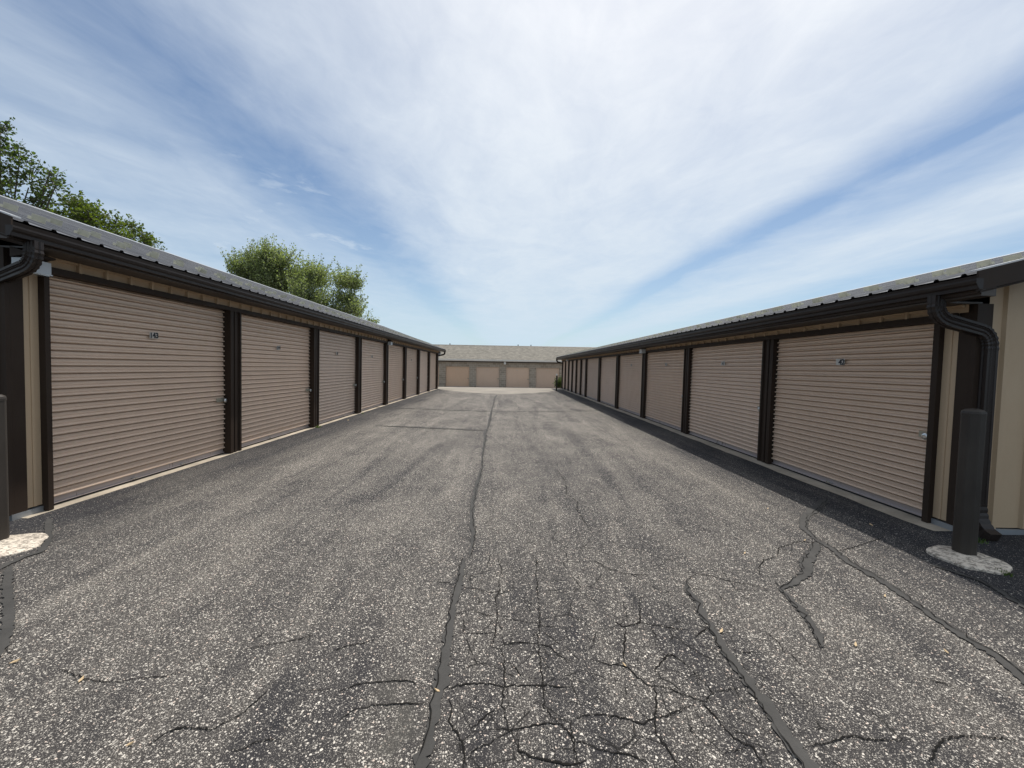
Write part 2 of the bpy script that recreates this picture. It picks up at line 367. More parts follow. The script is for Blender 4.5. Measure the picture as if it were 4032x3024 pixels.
# cracks and sealer strips, world metres
SEAL = [
 [(-0.299,3.242,0.015),(-0.291,2.917,0.021),(-0.295,2.767,0.028),(-0.301,2.595,0.016),(-0.292,2.412,0.022),(-0.286,2.266,0.025),(-0.286,2.136,0.025),(-0.281,2.020,0.033),(-0.268,1.935,0.032),(-0.285,1.848,0.020),(-0.278,1.768,0.023),(-0.278,1.687,0.015),(-0.282,1.599,0.021),(-0.291,1.518,0.028),(-0.296,1.430,0.029)],
 [(-0.440,23.116,0.444),(-0.476,20.275,0.023),(-0.445,15.277,0.021),(-0.435,13.599,0.023),(-0.415,11.956,0.042),(-0.400,10.666,0.022),(-0.432,9.624,0.035),(-0.390,8.468,0.026),(-0.361,7.225,0.014),(-0.317,6.066,0.010),(-0.328,5.646,0.028),(-0.338,5.061,0.025),(-0.332,4.673,0.018),(-0.317,4.227,0.024),(-0.293,4.017,0.020),(-0.255,3.768,0.024),(-0.251,3.496,0.020),(-0.251,3.249,0.017)],
 [(1.374,2.916,0.006),(1.320,2.755,0.019),(1.331,2.650,0.021),(1.288,2.480,0.022),(1.290,2.378,0.014),(1.266,2.254,0.020),(1.256,2.128,0.023),(1.250,2.004,0.024),(1.250,1.903,0.027),(1.252,1.802,0.029),(1.235,1.694,0.029),(1.232,1.605,0.029),(1.236,1.524,0.029),(1.225,1.433,0.028)],
 [(3.932,4.812,0.044),(3.502,4.445,0.054),(3.243,4.230,0.034),(3.013,3.945,0.032),(2.914,3.659,0.018),(2.915,3.462,0.028),(2.880,3.346,0.030),(2.838,3.194,0.029),(2.845,3.015,0.034),(2.839,2.855,0.026),(2.791,2.598,0.026),(2.743,2.366,0.027),(2.742,2.213,0.025),(2.737,2.103,0.026),(2.674,1.957,0.032),(2.630,1.829,0.030)],
 [(2.864,3.584,0.032),(2.705,3.409,0.038),(2.503,3.220,0.042),(2.356,3.024,0.033),(2.128,2.873,0.023),(2.004,2.803,0.014),(1.986,2.674,0.019),(1.954,2.519,0.023),(1.916,2.396,0.017),(1.872,2.285,0.021),(1.823,2.197,0.011)],
 [(3.483,3.171,0.019),(3.544,3.061,0.016),(3.598,2.933,0.015),(3.584,2.814,0.020),(3.515,2.602,0.024),(3.413,2.401,0.022)],
 [(-4.455,4.024,0.026),(-4.137,3.730,0.024),(-3.888,3.499,0.018),(-3.744,3.315,0.020),(-3.772,3.230,0.025),(-3.761,3.109,0.037),(-3.703,2.945,0.046)],
 [(-3.694,3.064,0.039),(-3.361,2.776,0.045),(-2.994,2.476,0.040),(-2.780,2.284,0.022),(-2.612,2.118,0.017)],
 [(-5.525,15.462,0.171),(-3.604,15.013,0.162),(-1.918,14.572,0.153),(-0.323,14.195,0.145),(1.942,14.556,0.153),(3.998,15.078,0.164)],
 [(-3.346,10.563,0.080),(-2.490,10.400,0.091),(-1.485,10.148,0.087),(-0.463,9.932,0.083)],
]
CRACK = [
 [(-0.025,3.245),(0.015,3.062),(-0.007,2.897),(0.001,2.769),(-0.025,2.690),(-0.012,2.544),(-0.014,2.413),(-0.021,2.308),(-0.041,2.199),(0.013,2.186),(0.031,2.112),(0.031,1.998),(0.035,1.925),(0.024,1.820),(0.046,1.734),(0.053,1.679),(-0.009,1.687)],
 [(0.296,3.249),(0.277,3.089),(0.262,2.812),(0.259,2.580),(0.245,2.414),(0.226,2.239),(0.224,2.112),(0.224,1.966),(0.222,1.866),(0.215,1.793),(0.259,1.734),(0.291,1.701)],
 [(-0.255,2.809),(-0.151,2.789),(-0.060,2.749),(0.051,2.770)],
 [(-0.264,2.500),(-0.206,2.535),(-0.156,2.552)],
 [(-0.010,2.444),(0.079,2.445),(0.167,2.421),(0.245,2.406)],
 [(-0.214,2.315),(-0.111,2.315),(-0.017,2.316)],
 [(0.012,2.212),(0.094,2.239),(0.166,2.233),(0.220,2.226),(0.290,2.200),(0.342,2.124),(0.378,2.077)],
 [(-0.232,1.905),(-0.165,1.930),(-0.087,1.940),(-0.016,1.930),(0.035,1.920),(0.126,1.925),(0.220,1.925),(0.298,1.915),(0.360,1.915)],
 [(-0.113,1.687),(-0.093,1.702),(-0.040,1.760),(0.017,1.794)],
 [(-0.114,1.551),(-0.085,1.591),(-0.021,1.619),(0.012,1.648),(0.066,1.679),(0.129,1.694),(0.207,1.710),(0.271,1.709),(0.307,1.670),(0.327,1.625),(0.379,1.618),(0.426,1.589),(0.488,1.575),(0.549,1.562),(0.598,1.535)],
 [(0.329,1.725),(0.392,1.754),(0.451,1.758),(0.521,1.750),(0.581,1.733),(0.643,1.705),(0.689,1.733),(0.767,1.749),(0.860,1.775)],
 [(0.495,2.106),(0.557,2.077),(0.637,2.059),(0.675,2.042),(0.699,1.987),(0.742,1.925),(0.818,1.914),(0.861,1.885),(0.896,1.856)],
 [(0.785,1.998),(0.852,2.065),(0.937,2.150),(0.995,2.077)],
 [(0.770,1.914),(0.743,1.819),(0.706,1.741),(0.681,1.654),(0.705,1.595),(0.713,1.521)],
 [(0.758,3.226),(0.829,3.094),(0.943,3.009),(1.143,2.986)],
 [(0.874,2.408),(0.967,2.393),(1.037,2.370),(1.116,2.348)],
 [(0.915,2.385),(0.919,2.241)],
 [(0.691,2.463),(0.744,2.369),(0.867,2.416),(0.918,2.583),(0.955,2.695)],
 [(0.764,2.369),(0.716,2.240),(0.671,2.088)],
 [(0.253,2.390),(0.338,2.368)],
 [(-0.911,2.160),(-0.848,2.198),(-0.760,2.224),(-0.685,2.272)],
 [(-0.749,1.887),(-0.689,1.931),(-0.584,1.946),(-0.493,1.956),(-0.428,1.951),(-0.392,1.930)],
 [(-0.685,1.728),(-0.643,1.786),(-0.543,1.812),(-0.449,1.817),(-0.383,1.817),(-0.324,1.817)],
 [(-0.225,1.848),(-0.203,1.794),(-0.209,1.735),(-0.157,1.649),(-0.130,1.585),(-0.111,1.525)],
 [(0.093,1.656),(0.091,1.584),(0.148,1.556),(0.235,1.536),(0.297,1.526),(0.365,1.549)],
 [(0.052,2.076),(0.097,2.031),(0.120,1.977)],
 [(-0.459,2.883),(-0.365,2.872),(-0.325,2.829)],
 [(0.329,1.725),(0.318,1.655),(0.322,1.523)],
 [(1.374,2.916),(1.499,3.017),(1.599,2.979),(1.689,2.906),(1.815,2.859),(1.921,2.792)],
 [(1.970,2.995),(2.055,3.130),(2.155,3.231),(2.321,3.309),(2.448,3.473),(2.709,3.600),(2.856,3.584)],
 [(2.934,3.412),(3.147,3.499),(3.387,3.609),(3.608,3.707)],
 [(0.981,2.393),(1.052,2.361),(1.130,2.348)],
 [(1.141,2.283),(1.203,2.330),(1.284,2.386)],
 [(1.135,2.210),(1.222,2.189)],
 [(1.329,2.155),(1.420,2.149)],
 [(1.588,2.169),(1.607,2.129),(1.608,2.040)],
 [(1.750,2.204),(1.813,2.190)],
 [(0.825,1.920),(0.869,1.883),(0.933,1.842),(0.967,1.827),(1.039,1.872),(1.022,1.958),(0.995,2.052),(0.951,2.141),(0.869,2.102)],
 [(0.730,1.739),(0.822,1.775),(0.919,1.813)],
 [(1.044,1.882),(1.128,1.898),(1.211,1.909)],
 [(0.956,1.822),(0.979,1.756),(0.982,1.703),(1.005,1.637),(1.062,1.598),(1.050,1.512)],
 [(0.913,1.561),(0.960,1.583),(1.062,1.598)],
 [(1.280,1.601),(1.358,1.608),(1.461,1.636),(1.523,1.647),(1.594,1.627),(1.675,1.627),(1.742,1.635)],
 [(1.719,1.522),(1.857,1.611),(1.951,1.642),(2.063,1.642),(2.200,1.625)],
 [(2.152,1.980),(2.204,1.946),(2.267,1.908)],
 [(0.854,1.756),(0.834,1.678),(0.869,1.614)],
 [(0.685,1.622),(0.707,1.569),(0.704,1.514)],
 [(1.586,2.331),(1.607,2.240),(1.579,2.142)],
 [(-2.266,2.034),(-2.208,2.029),(-2.118,1.999),(-2.035,1.974),(-1.954,1.951),(-1.837,1.948),(-1.753,1.974),(-1.648,1.979),(-1.573,2.014)],
 [(-1.525,2.049),(-1.404,2.049)],
 [(-1.375,2.249),(-1.354,2.326)],
 [(-1.409,1.616),(-1.380,1.677),(-1.342,1.691),(-1.289,1.688),(-1.197,1.691),(-1.165,1.727),(-1.132,1.765),(-1.114,1.822),(-1.093,1.890)],
 [(-1.067,1.589),(-1.023,1.596),(-0.992,1.622),(-0.941,1.638),(-0.865,1.634)],
 [(-1.371,2.176),(-1.271,2.212),(-1.060,2.288)],
 [(-0.947,1.895),(-0.799,1.899)],
 [(0.831,6.182),(0.865,5.492),(0.798,4.936),(0.888,4.656),(0.828,4.402),(0.841,4.105),(0.863,3.785)],
]
LEAF = [(2.995,4.463),(3.754,4.001),(2.787,3.620),(2.669,2.709),(2.028,2.212),(1.322,2.330),(2.071,3.353),(2.490,2.156),(-2.484,2.075),(-2.026,1.955),(-1.483,1.613),(-0.287,1.886),(0.661,2.054),(-4.405,11.537)]

# ------------------------------------------------------------------ ground
def ground():
    xs = [-400, -120, -40, -15, -6, -4.5, -3, -1.5, 0, 1.5, 3, 4.5, 6, 15, 40, 120, 400]
    ys = [-60, -10, 0, 3, 8, 16, 24, 31, 32, 33, 34, 35, 36, 37, 38, 60, 200, 700]
    v = [(x, y, gz(x, y)) for y in ys for x in xs]; n = len(xs)
    f = [(j * n + i, j * n + i + 1, (j + 1) * n + i + 1, (j + 1) * n + i) for j in range(len(ys) - 1) for i in range(n - 1)]
    tag(mesh('asphalt_ground', v, f, M_['asphalt'], recalc=False), kind='structure')
ground()
def cross_lane():
    ctrl = [(-30, 31), (-8, 30), (-4.9, 28.9), (-4.0, 27.2), (-2.6, 25.2), (-1.3, 24.1), (.3, 23.9), (1.7, 24.9), (2.9, 26.5), (3.7, 28.6), (5, 30.2), (9, 31), (30, 31.5)]
    xs = []; 
    for (x0, y0), (x1, y1) in zip(ctrl, ctrl[1:]):
        for k in range(8):
            u = k / 8; xs.append((x0 + (x1 - x0) * u, y0 + (y1 - y0) * u + random.uniform(-.12, .12)))
    v = []; f = []
    for x, y0 in xs:
        col = [y0 + (38.93 - y0) * k / 12 for k in range(13)]
        for y in col: v.append((x, y, gz(x, y) + .005))
    for i in range(len(xs) - 1):
        for k in range(12):
            a = i * 13 + k; f.append((a, a + 13, a + 14, a + 1))
    tag(mesh('cross_lane', v, f, M_['lane'], recalc=False), kind='structure')
cross_lane()

def refine(pts, amp, step):
    """subdivide a polyline and jitter it so that it wanders like a real crack"""
    out = []
    for a, b in zip(pts, pts[1:]):
        L = math.dist(a[:2], b[:2]); n = max(1, int(L / step))
        nx, ny = -(b[1] - a[1]) / (L + 1e-9), (b[0] - a[0]) / (L + 1e-9)
        for k in range(n):
            u = k / n; j = 0 if k == 0 else random.gauss(0, amp)
            out.append([a[q] + (b[q] - a[q]) * u for q in range(len(a))]); out[-1][0] += nx * j; out[-1][1] += ny * j
    out.append(list(pts[-1])); return out
def ribbon(mb, pts, wf, h):
    v = []
    for i, p in enumerate(pts):
        a = pts[max(i - 1, 0)]; b = pts[min(i + 1, len(pts) - 1)]
        dx, dy = b[0] - a[0], b[1] - a[1]; L = math.hypot(dx, dy) + 1e-9; nx, ny = -dy / L, dx / L
        wl, wr = wf(i, p)
        for s in (wl, -wr):
            x, y = p[0] + nx * s, p[1] + ny * s; v.append((x, y, gz(x, y) + h))
    mb.add(v, [(2 * i, 2 * i + 1, 2 * i + 3, 2 * i + 2) for i in range(len(pts) - 1)])
for k, line in enumerate(SEAL):
    mb = MB(); st = .018 if line[0][1] < 8 else .12
    pts = refine(line, (.002 if k in (6, 7) else .005) if st < .1 else .012, st); n = len(pts)
    def wf(i, p):
        p = (p[0], p[1], min(p[2], .045 if k not in (6, 7) else .022))
        end = min(1, .35 + min(i, n - 1 - i) * .12)
        return (max(.004, p[2] * random.uniform(.65, 1.3) + random.uniform(0, .006)) * end, max(.004, p[2] * random.uniform(.65, 1.3) + random.uniform(0, .006)) * end)
    ribbon(mb, pts, wf, .006 + .0004 * k)
    tag(mb.build('crack_sealer_strip', M_['seal'], recalc=False), kind='structure')
mb = MB()
for k, line in enumerate(CRACK):
    pts = refine(line, .0035, .013); n = len(pts); w0 = random.uniform(.0022, .0044)
    def wf(i, p):
        e = min(1, .3 + min(i, n - 1 - i) * .15); g = 1 + .5 * math.sin(i * .21 + k)
        return (w0 * random.uniform(.45, 1.3) * e * g, w0 * random.uniform(.45, 1.3) * e)
    ribbon(mb, pts, wf, .0035 + .00002 * k)
tag(mb.build('pavement_cracks', M_['crack'], recalc=False), kind='structure')
# hairline cracks wandering along the sealed strips
mb = MB()
for k, line in enumerate(SEAL[:6]):
    pts = refine([(x + (.6 if k % 2 else -.7) * w, y) for x, y, w in line], .008, .03)
    n = len(pts); ribbon(mb, pts, lambda i, p: ((.003 if random.random() < .75 else .0004), (.003 if random.random() < .7 else .0004)), .012)
tag(mb.build('sealer_edge_cracks', M_['crack'], recalc=False), kind='structure')

# ------------------------------------------------------------------ text
def text_mesh(s, size, name, mat, parent, matrix):
    cu = bpy.data.curves.new('txt', 'FONT'); cu.body = s; cu.size = size; cu.align_x = 'CENTER'; cu.align_y = 'CENTER'
    cu.extrude = .0008; cu.offset = size * .034; cu.space_character = 1.0
    o = bpy.data.objects.new('txt', cu); COL.objects.link(o)
    dg = bpy.context.evaluated_depsgraph_get(); me = bpy.data.meshes.new_from_object(o.evaluated_get(dg))
    bpy.data.objects.remove(o); me.transform(matrix); me.name = name; me.materials.clear(); me.materials.append(mat)
    r = bpy.data.objects.new(name, me); COL.objects.link(r); r.parent = parent; return r

# ------------------------------------------------------------------ storage rows
def door_slats(p, H, y0, y1, D, sg, zb):
    """rolled curtain: flat band with a small bead, then a rounded roll, repeated"""
    prof = []; z = zb + .085
    base = [(0, -.018), (.125, -.018), (.13, .006), (.145, .017), (.20, .024), (.27, .027), (.35, .024), (.42, .015), (.47, .005), (.50, 0), (.535, -.0035), (.57, 0), (.78, .0012), (.985, 0)]
    while z < H:
        for u, d in base:
            if z + u * p < H: prof.append((z + u * p, d))
        z += p
    prof.append((H, 0)); v = []; f = []
    ys = [y0 + (y1 - y0) * k / 6 for k in range(7)]
    ph = random.uniform(0, 6)
    for zz, d in prof:
        for k, y in enumerate(ys):
            bow = .004 * math.sin(zz * 2.3 + ph + k * .9)
            v.append((sg * (D - .012 - d - bow), y, zz))
    n = len(ys)
    for i in range(len(prof) - 1):
        for k in range(n - 1): f.append((i * n + k, i * n + k + 1, (i + 1) * n + k + 1, (i + 1) * n + k))
    return v, f
def rect_path(path, wx, wy, dims='xz'):
    """rectangular downspout swept along points (x,y,z); corrugated at its bends"""
    rings = []
    for i, (p, sc) in enumerate(path):
        p = Vector(p); d = (Vector(path[min(i + 1, len(path) - 1)][0]) - Vector(path[max(i - 1, 0)][0])).normalized()
        up = Vector((0, 1, 0)); 
        if abs(d.y) > .6: up = Vector((0, 0, 1)) if False else Vector((0, 1, 0))
        n = up.cross(d)
        if n.length < .2: n = Vector((1, 0, 0))
        n.normalize(); e = d.cross(n).normalized()
        a, b = wx / 2 * sc, wy / 2 * sc; g = .008; ring = []
        # fluted rectangle
        pr = [(-1, -1), (-.6, -1), (-.5, -.82), (-.3, -1), (-.1, -.82), (.1, -.82), (.3, -1), (.5, -.82), (.6, -1), (1, -1), (1, -.3), (.88, 0), (1, .3), (1, 1), (-1, 1), (-1, .3), (-.88, 0), (-1, -.3)]
        for u, w in pr: ring.append(p + n * (u * a) + e * (w * b))
        rings.append(ring)
    return rings
def bend(p0, p1, p2, n=9):
    out = []
    for k in range(n + 1):
        u = k / n; q0 = Vector(p0).lerp(Vector(p1), u); q1 = Vector(p1).lerp(Vector(p2), u)
        out.append((tuple(q0.lerp(q1, u)), 1.06 if k % 2 else .96))
    return out
def downspout(parent, sg, Dg, Dw, yo, y, zt, zg, kick=-1):
    X = lambda d: sg * d
    w = []
    w += [((X(Dg), yo, zt), 1), ((X(Dg), yo, zt - .07), 1)]
    w += bend((X(Dg), yo, zt - .08), (X(Dg), yo, zt - .20), (X(Dg + .13), yo + (y - yo) * .3, zt - .235), 11)
    w += [((X(Dw - .10), y, zt - .31), 1)]
    w += bend((X(Dw - .09), y, zt - .315), (X(Dw), y, zt - .35), (X(Dw), y, zt - .48), 11)
    w += [((X(Dw), y, zt - .5), 1), ((X(Dw), y, zg + .32), 1)]
    m = MB().tube(rect_path(w, .105, .075))
    # kick-out shoe at the bottom
    sh = [((X(Dw), y, zg + .34), 1)] + bend((X(Dw), y, zg + .32), (X(Dw), y, zg + .17), (X(Dw), y + kick * .10, zg + .09), 9) + [((X(Dw), y + kick * .15, zg + .07), 1)]
    rings = []
    for i, (p, sc) in enumerate(sh):
        p = Vector(p); d = (Vector(sh[min(i + 1, len(sh) - 1)][0]) - Vector(sh[max(i - 1, 0)][0])).normalized()
        n = Vector((1, 0, 0)); e = d.cross(n).normalized(); a, b = .0535 * sc, .039 * sc
        rings.append([p + n * (u * a) + e * (q_ * b) for u, q_ in [(-1, -1), (-.5, -1), (-.3, -.8), (0, -1), (.3, -.8), (.5, -1), (1, -1), (1, 1), (-1, 1)]])
    m.tube(rings)
    o = m.build('downspout', M_['brownlip'], parent); return o

def storage_row(c):
    sg, D, Df, De = c['sg'], c['D'], c['Df'], c['De']; X = lambda d: sg * d
    ys, ye, zb = c['y0'], c['y1'], c['zb']; Ht, Htr, Hs = c['top'], c['trim'], c['soffit']
    G, Zg, Zl, Zr = c['G'], c['zgut'], c['zlip'], c['zroof']; w, p = c['w'], c['p']
    root = empty('storage_building', (0, 0, 0)); tag(root, c['label'], 'storage building')
    back = G + .03 + 2 * w - (D - G - .03)
    xr = G + .03 + w; zr = Zr + p * w                                # ridge
    # long and end walls; gable ends are ribbed siding down to the base
    def ribbed(y, x0, x1, zlo, ztop, face):                          # panel in the xz plane at y, ribs every 0.305
        m = MB(); n = int((x1 - x0) / .305) + 1; k0 = x0
        pts = []
        x = x0
        while x < x1:
            for dx, dd in ((0, 0), (.13, 0), (.145, .028), (.185, .028), (.2, 0)):
                if x + dx < x1: pts.append((x + dx, dd))
            x += .305
        pts.append((x1, 0)); v = []; f = []
        for xx, dd in pts:
            v += [(X(xx), y + face * dd, zlo), (X(xx), y + face * dd, ztop(xx))]
        for i in range(len(pts) - 1): f.append((2 * i, 2 * i + 2, 2 * i + 3, 2 * i + 1))
        m.add(v, f); return m
    top = lambda x: (Hs - .01) if False else (Zr - .06 + p * (x - G - .03) if x < xr else zr - .06 - p * (x - xr)) - .02
    for y, face, nm in ((ys, -1, 'gable_wall'), (ye, 1, 'gable_wall')):
        ribbed(y, D + .10, back - .02, zb + .06, top, face).build(nm, M_['tan'], root, recalc=False)
    m = MB(); m.box((X(back), ys, zb), (X(back - .02), ye, Hs)); m.build('rear_wall', M_['tan'], root)
    # dark corner trims (two legs each)
    for y, s in ((ys, 1), (ye, -1)):
        m = MB(); m.box((X(De - .008), y - s * .035, zb + .05), (X(D + .1), y + s * .004, Hs)); m.box((X(De - .008), y + s * .0045, zb + .05), (X(D + .015), y + s * .115, Hs))
        m.build('corner_trim', M_['brown'], root)
    # end panels of tan siding beside the first and last door
    for a, b in ((ys + .115, c['jamb0']), (c['post1'], ye - .115)):
        if b - a > .02:
            m = MB()
            m.box((X(De), a, zb + .07), (X(D + .02), b, Hs)); mid = (a + b) / 2
            m.box((X(De - .007), mid - .012, zb + .07), (X(De - .0005), mid + .012, Hs))
            m.build('end_panel', M_['tan'], root)
    m = MB(); m.box((X(De - .012), ys - .02, zb - .02), (X(D + .02), c['jamb0'], zb + .052)); m.box((X(D + .02), ys - .03, zb - .02), (X(back), ys - .004, zb + .052))
    m.build('base_flashing', M_['galv'], root)
    m = MB(); m.box((X(D + .03), ys - .07, zb - .2), (X(back), ys + .1, zb - .02)); m.build('foundation', M_['sill'], root)
    # header above the doors
    m = MB(); v = []; f = []; y = ys + .02; pts = []
    while y < ye - .02:
        for dy, dd in ((0, 0), (.255, 0), (.258, .036), (.285, .036), (.297, 0)):
            if y + dy < ye - .02: pts.append((y + dy, dd))
        y += .305
    pts.append((ye - .02, 0))
    for yy, dd in pts: v += [(X(Df + .02 - dd), yy, Htr - .004), (X(Df + .02 - dd), yy, Hs + .02)]
    for i in range(len(pts) - 1): f.append((2 * i, 2 * i + 2, 2 * i + 3, 2 * i + 1))
    m.add(v, f); m.build('header_siding', M_['tan'], root, recalc=False)
    m = MB(); m.box((X(Df - .012), ys + .11, Ht), (X(Df + .03), ye - .1, Htr)); m.box((X(Df + .0305), ys + .11, Ht), (X(D + .02), ye - .1, Ht + .012)); m.build('header_trim', M_['brown'], root)
    m = MB(); m.box((X(Df - .006), ys + .05, Hs - .022), (X(Df + .0205), ye - .05, Hs)); m.build('header_cap_trim', M_['tan'], root)
    m = MB(); m.box((X(D + .06), ys + .1, zb), (X(D + .075), ye - .1, Ht + .03)); m.build('inner_lining', M_['rubber'], root)
    # pilasters between the doors
    def pil(a, b):
        W_ = b - a; n = [(0, 0), (.27, 0), (.29, .03), (.40, .03), (.42, .006), (.60, .006), (.62, .03), (.86, .03), (.88, .002), (1, .002)]
        poly = [(X(D + .03), a)] + [(X(Df + dd), a + u * W_) for u, dd in n] + [(X(D + .03), b)]
        return MB().prism(poly, 'z', zb + .005, Ht)
    for a, b in c['pil']: pil(a, b).build('pilaster', M_['brown'], root)
    for a, b in (c['jambs']):
        mm = MB(); mm.box((X(Df), a, zb + .002), (X(D + .03), b, Ht)); mm.build('door_jamb', M_['brown'], root)
    # sill
    m = MB(); v = []; n = int((ye - ys) / .25)
    rs = [(ys + .05 + (ye - ys - .1) * i / n) for i in range(n + 1)]
    for yy in rs:
        e = random.uniform(-.018, .018); v += [(X(D + .08), yy, zb), (X(Df - c['sillw'] - e + .03), yy, zb - .004), (X(Df - c['sillw'] - e), yy, gz(X(Df), yy) + .001 if sg < 0 else gz(X(Df), yy) + .001)]
    f = []
    for i in range(n):
        f += [(3 * i, 3 * i + 3, 3 * i + 4, 3 * i + 1), (3 * i + 1, 3 * i + 4, 3 * i + 5, 3 * i + 2)]
    m.add(v, f); m.build('sill', M_['sill'], root, recalc=False)
    # doors
    for k, (a, b) in enumerate(c['doors']):
        v, f = door_slats(c['pitch'], Ht + .015, a + .004, b - .004, D, sg, zb)
        d = mesh('door', v, f, M_['door'], root, recalc=False)
        m = MB(); m.box((X(D - .006), a + .01, zb + .026), (X(D + .01), b - .01, zb + .088)); m.box((X(D - .030), a + .01, zb + .024), (X(D - .0065), b - .01, zb + .032)); m.build('bottom_bar', M_['bar'], d)
        m = MB(); m.box((X(D - .020), a + .01, zb + .003), (X(D + .01), b - .01, zb + .022)); m.build('weather_seal', M_['rubber'], d)
        mid = (a + b) / 2
        for s in c['tabs']:
            yy = mid + s * (b - a); m = MB(); m.box((X(D - .042), yy - .035, zb + .033), (X(D - .0065), yy + .035, zb + .046)); m.box((X(D - .042), yy - .012, zb + .0465), (X(D - .037), yy + .012, zb + .062)); m.build('pull_tab', M_['steel'], d)
        if b - a > 1.0 or k < 99:
            ly = (b - .02) if sg < 0 else (a + .02); s = -1 if sg < 0 else 1; z = zb + c['latch']
            m = MB(); m.box((X(D - .046), ly, z - .03), (X(D - .040), ly + s * c['latchlen'], z + .035)); m.box((X(D - .054), ly, z - .012), (X(D - .0465), ly + s * c['latchlen'] * .6, z + .012)); m.box((X(D - .040), ly + s * .02, z - .02), (X(D - .01), ly + s * c['latchlen'] * .8, z + .02))
            m.build('latch', M_['brass'], d)
            if k in c['locks']:
                m = MB(); rr = []
                for i in range(7):
                    th = math.pi * i / 6 - math.pi / 2; r_ = .036 * math.cos(th); xx = D - .072 + .017 * math.sin(th)
                    rr.append([(X(xx), ly + s * .02 + (r_ + .002) * math.cos(q_ * math.pi / 7), z - .012 + (r_ + .002) * math.sin(q_ * math.pi / 7)) for q_ in range(14)])
                m.tube(rr); m.build('padlock', M_['steel'], d, smooth=True)
        num = c['nums'].get(k)
        if num:
            s_, ny, nz, dark = num
            zz = zb + .085; 
            R3 = Matrix(((0, 0, X(1) * -1, 0), (1, 0, 0, 0), (0, 1, 0, 0), (0, 0, 0, 1))) if sg < 0 else Matrix(((0, 0, -1, 0), (-1, 0, 0, 0), (0, 1, 0, 0), (0, 0, 0, 1)))
            st = MB(); n_ = len(s_)
            for i, ch in enumerate(s_):
                yy = ny + (i - (n_ - 1) / 2) * .047 * (1 if sg < 0 else -1); jz = random.uniform(-.004, .004)
                st.box((X(D - .0425), yy - .022, nz - .042 + jz), (X(D - .0435), yy + .022, nz + .042 + jz))
                tilt = Matrix.Rotation(random.uniform(-.09, .09), 4, 'Z')
                if dark[i] == '1':
                    text_mesh(ch, .1, 'door_number', M_['ink'], d, Matrix.Translation((X(D - .0452), yy, nz - .003 + jz)) @ R3 @ tilt)
            st.build('number_sticker', M_['sticker'], d)
    # roof: ribbed sheets with real ribs, slope up both ways to the ridge
    oy = .40; ya, yb = ys - c['oh0'], ye + c['oh1']
    prof = []; y = ya
    while y < yb:
        for dy, h in ((0, 0), (.09, 0), (.105, .019), (.13, .019), (.145, 0)):
            if y + dy < yb: prof.append((y + dy, h))
        y += .2286
    prof.append((yb, 0))
    for side in (0, 1):
        v = []; f = []; uv = []
        nrm = Vector((-p, 1)).normalized() if side == 0 else Vector((p, 1)).normalized()
        S_ = [0, w * .25, w * .5, w * .75, w]
        for yy, h in prof:
            for s in S_:
                xx = (G - .0 + .03 + s) if side == 0 else (xr + s); zz = Zr + p * s if side == 0 else zr - p * s
                v.append((X(xx), yy, zz + h)); uv.append((yy, s * math.sqrt(1 + p * p)))
        n = len(S_)
        for i in range(len(prof) - 1):
            for k in range(n - 1): f.append((i * n + k, (i + 1) * n + k, (i + 1) * n + k + 1, i * n + k + 1))
        o = mesh('roof_sheet', v, f, M_['roof'], root, recalc=False)
        ul = o.data.uv_layers.new(name='UVMap')
        for lp in o.data.loops: ul.data[lp.index].uv = uv[lp.vertex_index]
    m = MB(); m.prism([(X(xr - .16), zr - .16 * p + .024), (X(xr), zr + .03), (X(xr + .16), zr - .16 * p + .024), (X(xr + .16), zr - .16 * p + .012), (X(xr), zr + .018), (X(xr - .16), zr - .16 * p + .012)], 'y', ya - .01, yb + .01)
    m.build('ridge_cap', M_['ridge'], root)
    # clear plastic snow guards standing in two staggered rows above the eave
    nv = Vector((X(-p) , 0, 1)).normalized(); sv = Vector((X(1), 0, p)).normalized()
    gm = bpy.data.meshes.new('snow_guard'); far = MB(); cnt = 0
    def guard(bm, y, s):
        o_ = Vector((X(G + .03) , 0, Zr)) + sv * s; o_.y = y
        def bx(u0, u1, v0, v1, w0, w1):
            P_ = [o_ + sv * u + Vector((0, v_, 0)) + nv * w_ for w_ in (w0, w1) for u, v_ in ((u0, v0), (u1, v0), (u1, v1), (u0, v1))]
            bm.add(P_, [(0, 3, 2, 1), (4, 5, 6, 7), (0, 1, 5, 4), (1, 2, 6, 5), (2, 3, 7, 6), (3, 0, 4, 7)])
        bx(-.02, .085, -.06, .06, .0008, .006); bx(-.004, .003, -.065, .065, .0065, .078)
        bx(.0035, .06, -.045, -.040, .0065, .045); bx(.0035, .06, .040, .045, .0065, .045)
    rows = [(yy, s_) for s_, off in ((.55, 0.0), (1.12, .2286)) for yy in [ya + .202 + off + .4572 * k for k in range(int((yb - ya - .4) / .4572))]]
    rows.sort(key=lambda q_: q_[0])
    for k, (yy, s_) in enumerate(rows):
        yj = yy + random.uniform(-.012, .012)
        if k < 96:
            g_ = MB(); guard(g_, yj, s_); g_.build('snow_guard', M_['guard'], root, recalc=False)
        else: guard(far, yj, s_)
    if far.v: tag(far.build('snow_guards', M_['guard'], root, recalc=False), kind='stuff')
    # deck under the sheets, fascia, soffit
    m = MB(); e0 = G + .045; e1 = G + .03 + 2 * w
    m.prism([(X(e0), Zr - .012), (X(xr), zr - .012), (X(e1), Zr - .012), (X(e1), Zr - .05), (X(xr), zr - .05), (X(e0), Zr - .05)], 'y', ya + .012, yb - .012)
    m.box((X(e0 + .002), ya + .02, Hs + .021), (X(e0 + .03), yb - .02, Zr - .051))
    m.build('fascia', M_['brown'], root)
